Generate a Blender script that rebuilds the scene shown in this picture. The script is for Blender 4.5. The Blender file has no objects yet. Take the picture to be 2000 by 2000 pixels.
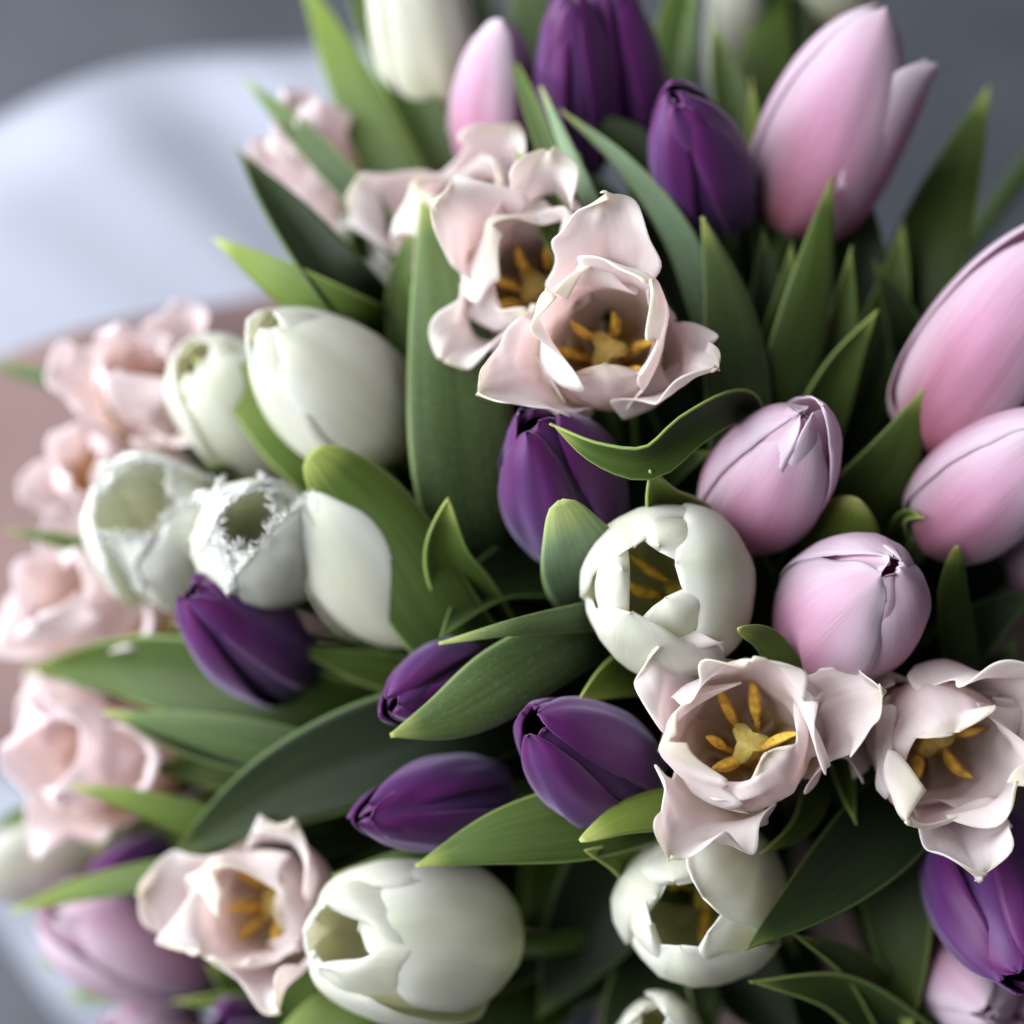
import bpy, math, random
import numpy as np
from mathutils import Vector, Matrix

sc = bpy.context.scene
COL = sc.collection
RNG = np.random.default_rng(7)

# ---------------------------------------------------------------- camera
PITCH = math.radians(65)
CAM_H = 0.93
LENS = 70.0
cam_d = bpy.data.cameras.new('camera')
cam = bpy.data.objects.new('camera', cam_d)
COL.objects.link(cam)
sc.camera = cam
cam.location = (0, 0, CAM_H)
cam.rotation_euler = (math.pi / 2 - PITCH, 0, 0)
cam_d.lens = LENS
cam_d.sensor_width = 36
cam_d.clip_start = 0.02
cam_d.clip_end = 60
cam_d.dof.use_dof = True
cam_d.dof.focus_distance = 0.516
cam_d.dof.aperture_fstop = 2.9
cam_d.dof.aperture_blades = 9

RIGHT = np.array([1.0, 0, 0])
UP = np.array([0, math.sin(PITCH), math.cos(PITCH)])
BACK = np.cross(RIGHT, UP)            # towards the camera
CAMP = np.array([0, 0, CAM_H])
FPX = LENS / 36 * 2000                # the photograph is 2000 px wide


def cs(x, y, z):
    """camera-space metres (z towards the viewer) to world"""
    return CAMP + RIGHT * x + UP * y + BACK * z


def pix(px, py, d):
    """pixel of the photograph at depth d"""
    return cs((px - 1000) / FPX * d, (1000 - py) / FPX * d, -d)


# ---------------------------------------------------------------- light
w = bpy.data.worlds.new('World')
sc.world = w
w.use_nodes = True
bg = w.node_tree.nodes['Background']
bg.inputs[0].default_value = (0.80, 0.86, 0.97, 1)
bg.inputs[1].default_value = 0.13


def area(name, pos, target, size, power, col):
    l = bpy.data.lights.new(name, 'AREA')
    l.shape = 'RECTANGLE'
    l.size, l.size_y = size
    l.energy = power
    l.color = col
    o = bpy.data.objects.new(name, l)
    COL.objects.link(o)
    o.location = pos
    d = Vector(target) - Vector(pos)
    o.rotation_euler = d.to_track_quat('-Z', 'Y').to_euler()
    return o


area('window_light', cs(-1.05, 0.36, 0.0), cs(0.05, 0, -0.56), (1.7, 1.7), 71, (0.93, 0.965, 1.0))
sc.view_settings.view_transform = 'Standard'
sc.view_settings.look = 'None'
sc.view_settings.exposure = 0.0
sc.view_settings.gamma = 1.0
sc.cycles.max_bounces = 8
sc.cycles.diffuse_bounces = 4
sc.cycles.transmission_bounces = 5
sc.cycles.caustics_reflective = False
sc.cycles.caustics_refractive = False
try:
    sc.cycles.use_denoising = True
    sc.cycles.denoiser = 'OPENIMAGEDENOISE'
except Exception:
    pass


# ---------------------------------------------------------------- materials
def nodes_of(name):
    m = bpy.data.materials.new(name)
    m.use_nodes = True
    nt = m.node_tree
    nt.nodes.clear()
    return m, nt


def N(nt, t, **kw):
    n = nt.nodes.new(t)
    for k, v in kw.items():
        if k == 'inp':
            for i, val in v.items():
                n.inputs[i].default_value = val
        else:
            setattr(n, k, v)
    return n


def ramp(nt, stops):
    r = N(nt, 'ShaderNodeValToRGB')
    el = r.color_ramp.elements
    while len(el) > 1:
        el.remove(el[-1])
    el[0].position = stops[0][0]
    el[0].color = (*stops[0][1], 1)
    for p, c in stops[1:]:
        e = el.new(p)
        e.color = (*c, 1)
    return r


def math_n(nt, op, a, b=None, c=None):
    n = N(nt, 'ShaderNodeMath', operation=op)
    for i, v in enumerate((a, b, c)):
        if v is None:
            continue
        if isinstance(v, (int, float)):
            n.inputs[i].default_value = v
        else:
            nt.links.new(v, n.inputs[i])
    return n.outputs[0]


def plant_mat(name, stops, edge, edge_lo, edge_hi, edge_amt, vein=(6, 90), vein_amt=0.18, rough=0.5,
              sheen=0.0, sheen_tint=(1, 1, 1), transl=0.25, spec=0.4, bump=0.15, vary=0.12, blotch=0.1,
              mid=None, mid_amt=0.0, tip=None, tip_amt=0.0, tr_tint=(1, 1, 1), speck=0.0):
    m, nt = nodes_of(name)
    L = nt.links.new
    uv = N(nt, 'ShaderNodeUVMap')
    sep = N(nt, 'ShaderNodeSeparateXYZ')
    L(uv.outputs[0], sep.inputs[0])
    u, v = sep.outputs[0], sep.outputs[1]
    oi = N(nt, 'ShaderNodeObjectInfo')
    # object-random shift so no two petals share one pattern
    off = N(nt, 'ShaderNodeCombineXYZ')
    rnd = math_n(nt, 'MULTIPLY', oi.outputs['Random'], 37.0)
    L(rnd, off.inputs[2])
    mp = N(nt, 'ShaderNodeVectorMath', operation='MULTIPLY_ADD')
    L(uv.outputs[0], mp.inputs[0])
    mp.inputs[1].default_value = (vein[0], vein[1], 1)
    L(off.outputs[0], mp.inputs[2])
    nv = N(nt, 'ShaderNodeTexNoise', inp={'Scale': 1.0, 'Detail': 4.0, 'Roughness': 0.6})
    L(mp.outputs[0], nv.inputs['Vector'])
    mp2 = N(nt, 'ShaderNodeVectorMath', operation='MULTIPLY_ADD')
    L(uv.outputs[0], mp2.inputs[0])
    mp2.inputs[1].default_value = (3.2, 4.0, 1)
    L(off.outputs[0], mp2.inputs[2])
    nb = N(nt, 'ShaderNodeTexNoise', inp={'Scale': 1.0, 'Detail': 3.0, 'Roughness': 0.55})
    L(mp2.outputs[0], nb.inputs['Vector'])
    # colour along the length, wobbling with the blotch noise and veins
    uu = math_n(nt, 'MULTIPLY_ADD', nb.outputs[0], 0.22, math_n(nt, 'SUBTRACT', u, 0.11))
    uu = math_n(nt, 'MULTIPLY_ADD', nv.outputs[0], 0.16, math_n(nt, 'SUBTRACT', uu, 0.08))
    cr = ramp(nt, stops)
    L(uu, cr.inputs[0])
    col = cr.outputs[0]
    # edge
    av = math_n(nt, 'ABSOLUTE', math_n(nt, 'MULTIPLY_ADD', v, 2.0, -1.0))

    def mix(fac, a, b, mode='MIX'):
        x = N(nt, 'ShaderNodeMix', data_type='RGBA', blend_type=mode)
        for i, val in ((0, fac), (6, a), (7, b)):
            if isinstance(val, (int, float)):
                x.inputs[i].default_value = val
            elif isinstance(val, tuple):
                x.inputs[i].default_value = (*val, 1)
            else:
                L(val, x.inputs[i])
        return x.outputs[2]

    def band(src, lo, hi, amt):
        r = N(nt, 'ShaderNodeMapRange', interpolation_type='SMOOTHSTEP',
              inp={'From Min': lo, 'From Max': hi, 'To Min': 0.0, 'To Max': amt})
        L(src, r.inputs[0])
        return r.outputs[0]
    avn = math_n(nt, 'MULTIPLY_ADD', nv.outputs[0], 0.25, math_n(nt, 'SUBTRACT', av, 0.125)) if edge_hi - edge_lo > 0.2 else av
    col = mix(band(avn, edge_lo, edge_hi, edge_amt), col, edge)
    if mid is not None:
        f = math_n(nt, 'SUBTRACT', 1.0, band(avn, 0.0, 0.55, 1.0))
        f = math_n(nt, 'MULTIPLY', f, mid_amt)
        col = mix(f, col, mid)
    if tip is not None:
        f = band(u, 0.86, 1.0, tip_amt)
        col = mix(f, col, tip)
    # veins and blotches
    k = math_n(nt, 'MULTIPLY_ADD', nv.outputs[0], 2 * vein_amt, 1 - vein_amt)
    k = math_n(nt, 'MULTIPLY', k, math_n(nt, 'MULTIPLY_ADD', nb.outputs[0], 2 * blotch, 1 - blotch))
    k = math_n(nt, 'MULTIPLY', k, math_n(nt, 'MULTIPLY_ADD', oi.outputs['Random'], vary, 1 - vary / 2))
    kk = N(nt, 'ShaderNodeCombineColor')
    for i in range(3):
        L(k, kk.inputs[i])
    col = mix(1.0, col, kk.outputs[0], 'MULTIPLY')
    if speck > 0:
        sp = N(nt, 'ShaderNodeTexNoise', inp={'Scale': 900.0, 'Detail': 2.0})
        tc = N(nt, 'ShaderNodeTexCoord')
        L(tc.outputs['Object'], sp.inputs['Vector'])
        col = mix(band(sp.outputs[0], 0.52, 0.75, speck), col, (0.30, 0.42, 0.24))
    p = N(nt, 'ShaderNodeBsdfPrincipled')
    L(col, p.inputs['Base Color'])
    p.inputs['Roughness'].default_value = rough
    p.inputs['Specular IOR Level'].default_value = spec
    p.inputs['Sheen Weight'].default_value = sheen
    p.inputs['Sheen Roughness'].default_value = 0.4
    p.inputs['Sheen Tint'].default_value = (*sheen_tint, 1)
    bm = N(nt, 'ShaderNodeBump', inp={'Strength': bump, 'Distance': 0.0006})
    hh = math_n(nt, 'MULTIPLY_ADD', nb.outputs[0], 0.8, nv.outputs[0])
    L(hh, bm.inputs['Height'])
    L(bm.outputs[0], p.inputs['Normal'])
    out = N(nt, 'ShaderNodeOutputMaterial')
    if transl > 0:
        t = N(nt, 'ShaderNodeBsdfTranslucent')
        tc2 = mix(1.0, col, tr_tint, 'MULTIPLY')
        L(tc2, t.inputs[0])
        ms = N(nt, 'ShaderNodeMixShader', inp={0: transl})
        L(p.outputs[0], ms.inputs[1])
        L(t.outputs[0], ms.inputs[2])
        L(ms.outputs[0], out.inputs[0])
    else:
        L(p.outputs[0], out.inputs[0])
    return m


M = {}
M['pink'] = plant_mat('pink_petal', [(0, (0.25, 0.11, 0.04)), (0.16, (0.40, 0.10, 0.11)), (0.34, (0.58, 0.25, 0.36)), (0.54, (0.70, 0.37, 0.54)),  # petal's own deeper base, darkened further for shade from neighbouring flowers
                      (0.77, (0.78, 0.57, 0.71)), (1, (0.84, 0.74, 0.82))], (0.84, 0.75, 0.84), 0.2, 1.0, 0.7,
                      vein_amt=0.07, rough=0.6, spec=0.16, sheen=0.25, sheen_tint=(0.95, 0.9, 1), transl=0.45, mid=(0.74, 0.38, 0.57), mid_amt=0.35,
                      bump=0.2, vein=(3, 60))
M['pink_in'] = plant_mat('pink_petal_inside', [(0, (0.6, 0.5, 0.3)), (0.3, (0.68, 0.36, 0.46)), (1, (0.80, 0.58, 0.68))],
                         (0.82, 0.68, 0.75), 0.5, 1, 0.5, transl=0.45, spec=0.16, rough=0.6)
M['purple'] = plant_mat('purple_petal', [(0, (0.045, 0.035, 0.08)), (0.22, (0.060, 0.028, 0.125)), (0.6, (0.085, 0.015, 0.112)),
                        (1, (0.105, 0.008, 0.100))], (0.095, 0.009, 0.105), 0.4, 1.0, 0.8, vein_amt=0.25, rough=0.46,
                        sheen=0.5, sheen_tint=(0.8, 0.72, 1.0), transl=0.12, mid=(0.105, 0.045, 0.175), mid_amt=0.5, bump=0.22, spec=0.35,
                        vein=(3, 70), blotch=0.2)
M['purple_in'] = plant_mat('purple_petal_inside', [(0, (0.05, 0.02, 0.08)), (1, (0.08, 0.008, 0.085))], (0.1, 0.012, 0.12), 0.6, 1, 0.4,
                           transl=0.1, spec=0.3)
M['white'] = plant_mat('white_petal', [(0, (0.45, 0.52, 0.22)), (0.14, (0.68, 0.72, 0.48)), (0.4, (0.86, 0.865, 0.81)),
                       (1, (0.90, 0.905, 0.885))], (0.90, 0.90, 0.87), 0.5, 1.0, 0.5, vein_amt=0.05, rough=0.6, spec=0.16, sheen=0.1,
                       transl=0.58, mid=(0.78, 0.81, 0.62), mid_amt=0.35, vary=0.06, blotch=0.06, tr_tint=(1, 0.99, 0.94), bump=0.3, vein=(3, 55))
M['white_in'] = plant_mat('white_petal_inside', [(0, (0.76, 0.74, 0.42)), (0.3, (0.86, 0.85, 0.64)), (0.7, (0.84, 0.83, 0.68)),
                          (1, (0.89, 0.89, 0.84))], (0.88, 0.88, 0.82), 0.6, 1, 0.5, vein_amt=0.06, transl=0.58, vary=0.05, tr_tint=(1, 0.98, 0.86), spec=0.16, rough=0.6)
M['crown'] = plant_mat('blush_petal', [(0, (0.55, 0.58, 0.30)), (0.16, (0.88, 0.83, 0.75)), (0.5, (0.93, 0.85, 0.86)),
                       (1, (0.94, 0.91, 0.92))], (0.95, 0.93, 0.925), 0.5, 1.0, 0.75, vein_amt=0.05, rough=0.6, spec=0.16, sheen=0.1,
                       transl=0.58, vary=0.06, mid=(0.91, 0.76, 0.79), mid_amt=0.3, blotch=0.08, tip=(0.88, 0.86, 0.70), tip_amt=0.6,
                       tr_tint=(1, 0.94, 0.92), bump=0.25, vein=(3, 50))
M['crown_in'] = plant_mat('blush_petal_inside', [(0, (0.55, 0.33, 0.05)), (0.15, (0.74, 0.54, 0.24)), (0.30, (0.92, 0.82, 0.74)),
                          (0.6, (0.93, 0.85, 0.855)), (1, (0.94, 0.90, 0.905))], (0.95, 0.93, 0.92), 0.55, 1.0, 0.7, vein_amt=0.05,
                          transl=0.58, vary=0.06, tip=(0.88, 0.86, 0.72), tip_amt=0.5, tr_tint=(1, 0.94, 0.91), spec=0.16, rough=0.6)
M['fringe'] = plant_mat('fringed_white_petal', [(0, (0.5, 0.55, 0.3)), (0.2, (0.82, 0.84, 0.70)), (1, (0.91, 0.92, 0.89))], (0.92, 0.93, 0.91), .5, 1, .5,
                        vein_amt=.05, transl=.58, bump=.3, vary=.05, spec=0.16, rough=0.6)
M['fringe_in'] = plant_mat('fringed_white_petal_inside', [(0, (0.80, 0.77, 0.45)), (0.3, (0.88, 0.88, 0.72)), (0.7, (0.90, 0.90, 0.82)), (1, (0.92, 0.92, 0.89))],
                           (0.92, 0.92, 0.9), .6, 1, .5, vein_amt=.05, transl=.58, vary=.05, spec=0.16, rough=0.6)
M['fringe_tooth'] = plant_mat('white_fringe', [(0, (0.92, 0.92, 0.9)), (1, (0.93, 0.93, 0.91))], (0.93, 0.93, 0.91), .5, 1, .5, vein_amt=0, transl=.5, bump=0,
                              vary=.03, blotch=.02, spec=0.16, rough=0.6)
M['peach'] = plant_mat('peach_pink_petal', [(0, (0.60, 0.50, 0.20)), (0.2, (0.88, 0.76, 0.60)), (0.5, (0.92, 0.82, 0.82)), (1, (0.94, 0.88, 0.89))],
                       (0.93, 0.84, 0.86), 0.5, 1.0, 0.7, vein_amt=0.05, transl=0.58, mid=(0.90, 0.70, 0.72), mid_amt=0.3, spec=0.16, rough=0.6)
M['peach_in'] = plant_mat('peach_pink_petal_inside', [(0, (0.62, 0.34, 0.05)), (0.25, (0.84, 0.55, 0.22)), (0.5, (0.91, 0.77, 0.70)), (1, (0.93, 0.85, 0.87))],
                          (0.93, 0.84, 0.86), 0.5, 1.0, 0.7, vein_amt=0.05, transl=0.58, spec=0.16, rough=0.6)
LEAFK = dict(vein=(2.5, 38), vein_amt=0.42, rough=0.48, spec=0.25, transl=0.2, bump=0.3, tr_tint=(1, 1, 0.55))
M['leaf'] = plant_mat('leaf_green', [(0, (0.020, 0.036, 0.006)), (0.5, (0.042, 0.072, 0.011)), (0.85, (0.070, 0.115, 0.018)), (1, (0.14, 0.19, 0.03))],
                      (0.26, 0.36, 0.10), 0.90, 1.0, 0.9, tip=(0.40, 0.46, 0.12), tip_amt=0.7, sheen=0.05, sheen_tint=(0.7, 0.9, 0.85), **LEAFK)
M['leaf_dark'] = plant_mat('leaf_dark_shaded', [(0, (0.008, 0.015, 0.005)), (0.6, (0.014, 0.025, 0.008)), (1, (0.032, 0.052, 0.014))],
                           (0.12, 0.19, 0.05), 0.92, 1.0, 0.8, tip=(0.2, 0.28, 0.07), tip_amt=0.5, **LEAFK)  # dark green that also carries the shade of turned-away and deep leaves
M['leaf_blue'] = plant_mat('leaf_glaucous', [(0, (0.022, 0.040, 0.009)), (0.5, (0.056, 0.092, 0.026)), (0.85, (0.11, 0.165, 0.052)), (1, (0.23, 0.30, 0.07))],
                           (0.30, 0.40, 0.16), 0.9, 1.0, 0.8, tip=(0.46, 0.52, 0.16), tip_amt=0.8, sheen=0.15, sheen_tint=(0.8, 0.95, 0.9),
                           speck=0.14, **LEAFK)
M['leaf_lime'] = plant_mat('leaf_light_green', [(0, (0.036, 0.062, 0.010)), (0.5, (0.085, 0.135, 0.020)), (1, (0.19, 0.26, 0.042))],
                           (0.36, 0.45, 0.13), 0.9, 1.0, 0.9, tip=(0.50, 0.54, 0.17), tip_amt=0.8, speck=0.08, **LEAFK)
M['leaf_pale'] = plant_mat('leaf_pale_bloom', [(0, (0.05, 0.085, 0.04)), (0.45, (0.14, 0.21, 0.12)), (0.85, (0.21, 0.30, 0.17)), (1, (0.27, 0.36, 0.14))],
                           (0.32, 0.42, 0.16), 0.9, 1.0, 0.8, tip=(0.46, 0.52, 0.16), tip_amt=0.7, speck=0.25, **LEAFK)
M['stem'] = plant_mat('stem_green', [(0, (0.08, 0.14, 0.03)), (1, (0.13, 0.20, 0.045))], (0.1, 0.16, 0.03), 0.5, 1, 0.3,
                      vein=(30, 6), vein_amt=0.1, rough=0.4, transl=0)


def simple_mat(name, col, rough=0.6, noise=0.15, scale=200, transl=0, bump=0.3, sheen=0, cols=None, detail=3):
    m, nt = nodes_of(name)
    L = nt.links.new
    tc = N(nt, 'ShaderNodeTexCoord')
    nz = N(nt, 'ShaderNodeTexNoise', inp={'Scale': scale, 'Detail': detail})
    L(tc.outputs['Object'], nz.inputs['Vector'])
    c2 = cols or (tuple(min(1, x * (1 - noise)) for x in col), tuple(min(1, x * (1 + noise)) for x in col))
    r = ramp(nt, [(0.3, c2[0]), (0.7, c2[1])])
    L(nz.outputs[0], r.inputs[0])
    p = N(nt, 'ShaderNodeBsdfPrincipled')
    L(r.outputs[0], p.inputs['Base Color'])
    p.inputs['Roughness'].default_value = rough
    p.inputs['Sheen Weight'].default_value = sheen
    b = N(nt, 'ShaderNodeBump', inp={'Strength': bump, 'Distance': 0.001})
    L(nz.outputs[0], b.inputs['Height'])
    L(b.outputs[0], p.inputs['Normal'])
    out = N(nt, 'ShaderNodeOutputMaterial')
    if transl:
        t = N(nt, 'ShaderNodeBsdfTranslucent')
        L(r.outputs[0], t.inputs[0])
        ms = N(nt, 'ShaderNodeMixShader', inp={0: transl})
        L(p.outputs[0], ms.inputs[1])
        L(t.outputs[0], ms.inputs[2])
        L(ms.outputs[0], out.inputs[0])
    else:
        L(p.outputs[0], out.inputs[0])
    return m


M['anther'] = simple_mat('anther_orange', (0.78, 0.45, 0.06), 0.9, 0.4, 420, bump=0.6)
M['filament'] = simple_mat('filament_yellow', (0.55, 0.33, 0.06), 0.5, 0.15, 300)
M['pistil'] = simple_mat('pistil_yellow', (0.66, 0.52, 0.13), 0.6, 0.2, 400)
M['paper_white'] = simple_mat('white_paper', (0.40, 0.42, 0.50), 1.0, 0.02, 30, transl=0.15, bump=0.03)
M['paper_pink'] = simple_mat('pink_paper', (0.25, 0.165, 0.155), 1.0, 0.05, 25, transl=0.12, bump=0.03)
M['floor'] = simple_mat('grey_concrete', (0.12, 0.13, 0.15), 0.75, 0.3, 9, bump=0.05,
                        cols=((0.042, 0.048, 0.060), (0.085, 0.092, 0.110)), detail=4)


# ---------------------------------------------------------------- mesh helpers
def catmull(xs, ys, x):
    """smooth monotone-ish interpolation of samples (finite-difference Hermite)"""
    xs = np.asarray(xs, float)
    ys = np.asarray(ys, float)
    m = np.gradient(ys, xs) if ys.ndim == 1 else np.stack([np.gradient(ys[:, k], xs) for k in range(ys.shape[1])], 1)
    i = np.clip(np.searchsorted(xs, x) - 1, 0, len(xs) - 2)
    h = xs[i + 1] - xs[i]
    t = (x - xs[i]) / h
    if ys.ndim > 1:
        t = t[:, None]
        h = h[:, None]
    return ((2 * t**3 - 3 * t**2 + 1) * ys[i] + (t**3 - 2 * t**2 + t) * h * m[i]
            + (-2 * t**3 + 3 * t**2) * ys[i + 1] + (t**3 - t**2) * h * m[i + 1])


def new_mesh(name, V, F, UV, mats, parent=None, origin=(0, 0, 0), thick=0.0, inner=False, smooth=True):
    me = bpy.data.meshes.new(name)
    V = np.asarray(V, float) - np.asarray(origin)
    me.from_pydata(V.tolist(), [], F)
    if UV is not None:
        lay = me.uv_layers.new(name='UVMap')
        li = np.empty(len(me.loops), dtype=np.int32)
        me.loops.foreach_get('vertex_index', li)
        lay.data.foreach_set('uv', np.asarray(UV, np.float32)[li].ravel())
    for m in mats:
        me.materials.append(m)
    if smooth:
        me.polygons.foreach_set('use_smooth', [True] * len(me.polygons))
    me.update()
    o = bpy.data.objects.new(name, me)
    COL.objects.link(o)
    if parent is not None:
        o.parent = parent
    if thick:
        s = o.modifiers.new('thickness', 'SOLIDIFY')
        s.thickness = thick
        s.offset = -1
        s.use_even_offset = False
        if inner:
            s.material_offset = 1
            s.material_offset_rim = 0
    return o


def grid_faces(nu, nv, flip=False):
    F = []
    for i in range(nu - 1):
        for j in range(nv - 1):
            a = i * nv + j
            q = (a, a + 1, a + nv + 1, a + nv)
            F.append(q[::-1] if flip else q)
    return F


def tube(P, rad, n=8, cap=True):
    P = np.asarray(P, float)
    k = len(P)
    T = np.gradient(P, axis=0)
    T /= np.linalg.norm(T, axis=1)[:, None] + 1e-12
    ref = np.array([0.31, 0.77, 0.56])
    rad = np.broadcast_to(rad, (k,))
    V, UV = [], []
    for i in range(k):
        a = np.cross(T[i], ref)
        a /= np.linalg.norm(a)
        b = np.cross(T[i], a)
        for j in range(n):
            t = 2 * math.pi * j / n
            V.append(P[i] + rad[i] * (math.cos(t) * a + math.sin(t) * b))
            UV.append((i / (k - 1), j / n))
    F = []
    for i in range(k - 1):
        for j in range(n):
            F.append((i * n + j, i * n + (j + 1) % n, (i + 1) * n + (j + 1) % n, (i + 1) * n + j))
    if cap:
        F.append(tuple(range(n))[::-1])
        F.append(tuple((k - 1) * n + j for j in range(n)))
    return V, F, UV


# ---------------------------------------------------------------- petals
PU = [0, .06, .15, .3, .45, .6, .75, .88, 1]
PZ = [0, .006, .05, .2, .38, .56, .74, .89, 1]
PROF = {
    'closed': ([.12, .40, .68, .92, 1.0, .97, .82, .58, .24], PZ),
    'tight': ([.12, .40, .68, .92, 1.0, .97, .82, .55, .13], PZ),
    'cup': ([.12, .42, .74, .97, 1.04, 1.02, .89, .66, .34], [0, .006, .05, .2, .39, .58, .76, .88, .93]),
    'cupin': ([.12, .40, .68, .92, 1.0, 1.0, .92, .75, .48], [0, .006, .05, .2, .39, .58, .77, .90, .97]),
    'bowl': ([.12, .42, .72, .98, 1.05, 1.04, .94, .78, .62], [0, .006, .05, .2, .39, .58, .78, .92, 1.0]),
    'crownin': ([.12, .36, .62, .84, .93, .97, 1.0, .99, .90], PZ),
    'crowninfold': ([.12, .36, .62, .86, .95, .96, .88, .72, .48], [0, .006, .05, .2, .37, .53, .66, .74, .76]),
    'crownout': ([.12, .40, .68, .95, 1.12, 1.28, 1.50, 1.78, 2.02], [0, .006, .05, .19, .35, .49, .60, .68, .70]),
    'crownhood': ([.12, .40, .68, .95, 1.10, 1.2, 1.32, 1.5, 1.75], [0, .006, .05, .20, .38, .56, .74, .88, .95]),
    'peel': ([.12, .40, .68, .94, 1.06, 1.10, 1.08, 1.04, 1.02], PZ),
}


FR = []      # fringe faces of the petal made last


def petal_mesh(name, seed, L, R, az, prof, W=1.0, um=.45, q=2.4, pw=.6, lo=.30, flat=.1, ov=.05, wave=.0, wn=3, curl=.0,
               rag=.02, rib=.02, noise=.02, rhotip=1.0, roff=1.0, tilt=0, fringe=False, nu=26, nv=17, twist=0, lscale=1.0,
               tipbend=0.0, pleat=.006, frill=0.0, lobes=0, lobe=.16):
    g = np.random.default_rng(seed)
    t = np.linspace(0, 1, nu)
    u = 1 - (1 - t) ** 1.35
    v = np.linspace(-1, 1, nv)
    pr, pz = PROF[prof]
    r = roff * R * catmull(PU, pr, u)
    z = L * lscale * catmull(PU, pz, u)
    x = np.clip((u - um) / (1 - um), 0, 1)
    f = np.where(u < um, lo + (1 - lo) * np.sin(np.pi / 2 * np.clip(u / um, 0, 1)) ** 0.9, np.maximum(1 - x**q, 0) ** pw)
    dr, dz = np.gradient(r, u), np.gradient(z, u)
    nl = np.hypot(dr, dz) + 1e-9
    nr, nz = dz / nl, -dr / nl
    U, Vv = np.meshgrid(u, v, indexing='ij')
    # uneven outline on each side
    side = []
    for s_ in range(2):
        ph = g.uniform(0, 6.28, 4)
        side.append(1 + rag * (np.sin(7 * u + ph[0]) + .8 * np.sin(17 * u + ph[1]) + .6 * np.sin(37 * u + ph[2]) + .45 * np.sin(71 * u + ph[3])))
    WW = W * R * f
    s = np.where(Vv < 0, Vv * (WW * side[0])[:, None], Vv * (WW * side[1])[:, None])
    rho = (1 - flat) * np.maximum(r, .42 * R) + flat * 2 * R
    k = np.clip((u - .4) / .6, 0, 1)
    rho = rho * (1 + (rhotip - 1) * k)
    rho = rho[:, None]
    ang = np.clip(s / rho, -2.6, 2.6)
    lat = rho * np.sin(ang)
    dep = -rho * (1 - np.cos(ang))
    gu = np.sin(np.pi * np.clip(U, 0, 1) ** .8) ** .5
    d = ov * R * Vv * gu
    ph = g.uniform(0, 6.28, 10)
    edge = np.abs(Vv) ** 2.2
    if wave:
        up = np.clip((U - .25) / .5, 0, 1)
        wv = np.sin(wn * 6.28 * U + ph[0] + np.where(Vv > 0, ph[1], 0)) + .6 * np.sin(wn * 1.9 * 6.28 * U + ph[2] + np.where(Vv > 0, ph[3], 0))
        d = d + wave * R * wv * edge * up
        lat = lat + .5 * wave * R * np.sin(wn * 1.3 * 6.28 * U + ph[4]) * edge * np.sign(Vv) * up
    d = d + curl * R * np.abs(Vv) ** 3.5 * np.clip(U * 1.6 - .3, 0, 1)
    d = d + rib * R * (np.exp(-(Vv / .16) ** 2) - .35 * np.exp(-((np.abs(Vv) - .3) / .15) ** 2)) * gu
    d = d + noise * R * (np.sin(5 * U + 3.1 * Vv + ph[5]) + .7 * np.sin(9 * U - 4.7 * Vv + ph[6]) + .5 * np.sin(14 * U + 7 * Vv + ph[7]))
    if lobes:
        for sd in (-1, 1):
            for q_ in range(lobes):
                u0 = .42 + .56 * (q_ + g.uniform(.15, .85)) / lobes
                sg = g.uniform(.038, .075)
                al, an = g.uniform(-.25, 1.0) * lobe, g.choice([-1, -1, 1]) * g.uniform(.5, 1.5) * lobe
                bump_ = np.exp(-((U - u0) / sg) ** 2) * np.clip(sd * Vv, 0, 1) ** 2.2
                lat = lat + sd * al * R * bump_
                d = d + an * R * bump_
    if frill:
        arc = 9 * U + 1.2 * np.sin(5 * U + ph[1])
        fr_ = np.sin(6.28 * arc * .8 + ph[9] + np.where(Vv > 0, ph[2], 0)) + .7 * np.sin(6.28 * arc * 1.37 + ph[0])
        d = d + frill * R * fr_ * np.abs(Vv) ** 5 * np.clip((U - .3) / .3, 0, 1)
    d = d + pleat * R * (np.sin(11 * Vv + ph[3]) + .8 * np.sin(19 * Vv + ph[4] + 2 * U) + .5 * np.sin(31 * Vv + ph[0])) * gu * np.clip(U * 1.5, 0, 1)
    d = d + tipbend * R * np.clip((U - .72) / .28, 0, 1) ** 2
    X = r[:, None] + nr[:, None] * (dep + d)
    Z = z[:, None] + nz[:, None] * (dep + d)
    Z = Z + L * rag * .6 * np.sin(3.7 * Vv + ph[8]) * np.clip((U - .6) / .4, 0, 1)
    Y = lat
    if tilt:
        a = math.radians(tilt)
        X, Z = X * math.cos(a) + Z * math.sin(a), Z * math.cos(a) - X * math.sin(a)
    aa = math.radians(az) + math.radians(twist) * U
    P = np.stack([X * np.cos(aa) - Y * np.sin(aa), X * np.sin(aa) + Y * np.cos(aa), Z], -1)
    UV = np.stack([U, Vv * .5 + .5], -1).reshape(-1, 2)
    F = grid_faces(nu, nv)
    V = P.reshape(-1, 3)
    FR.clear()
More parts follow.
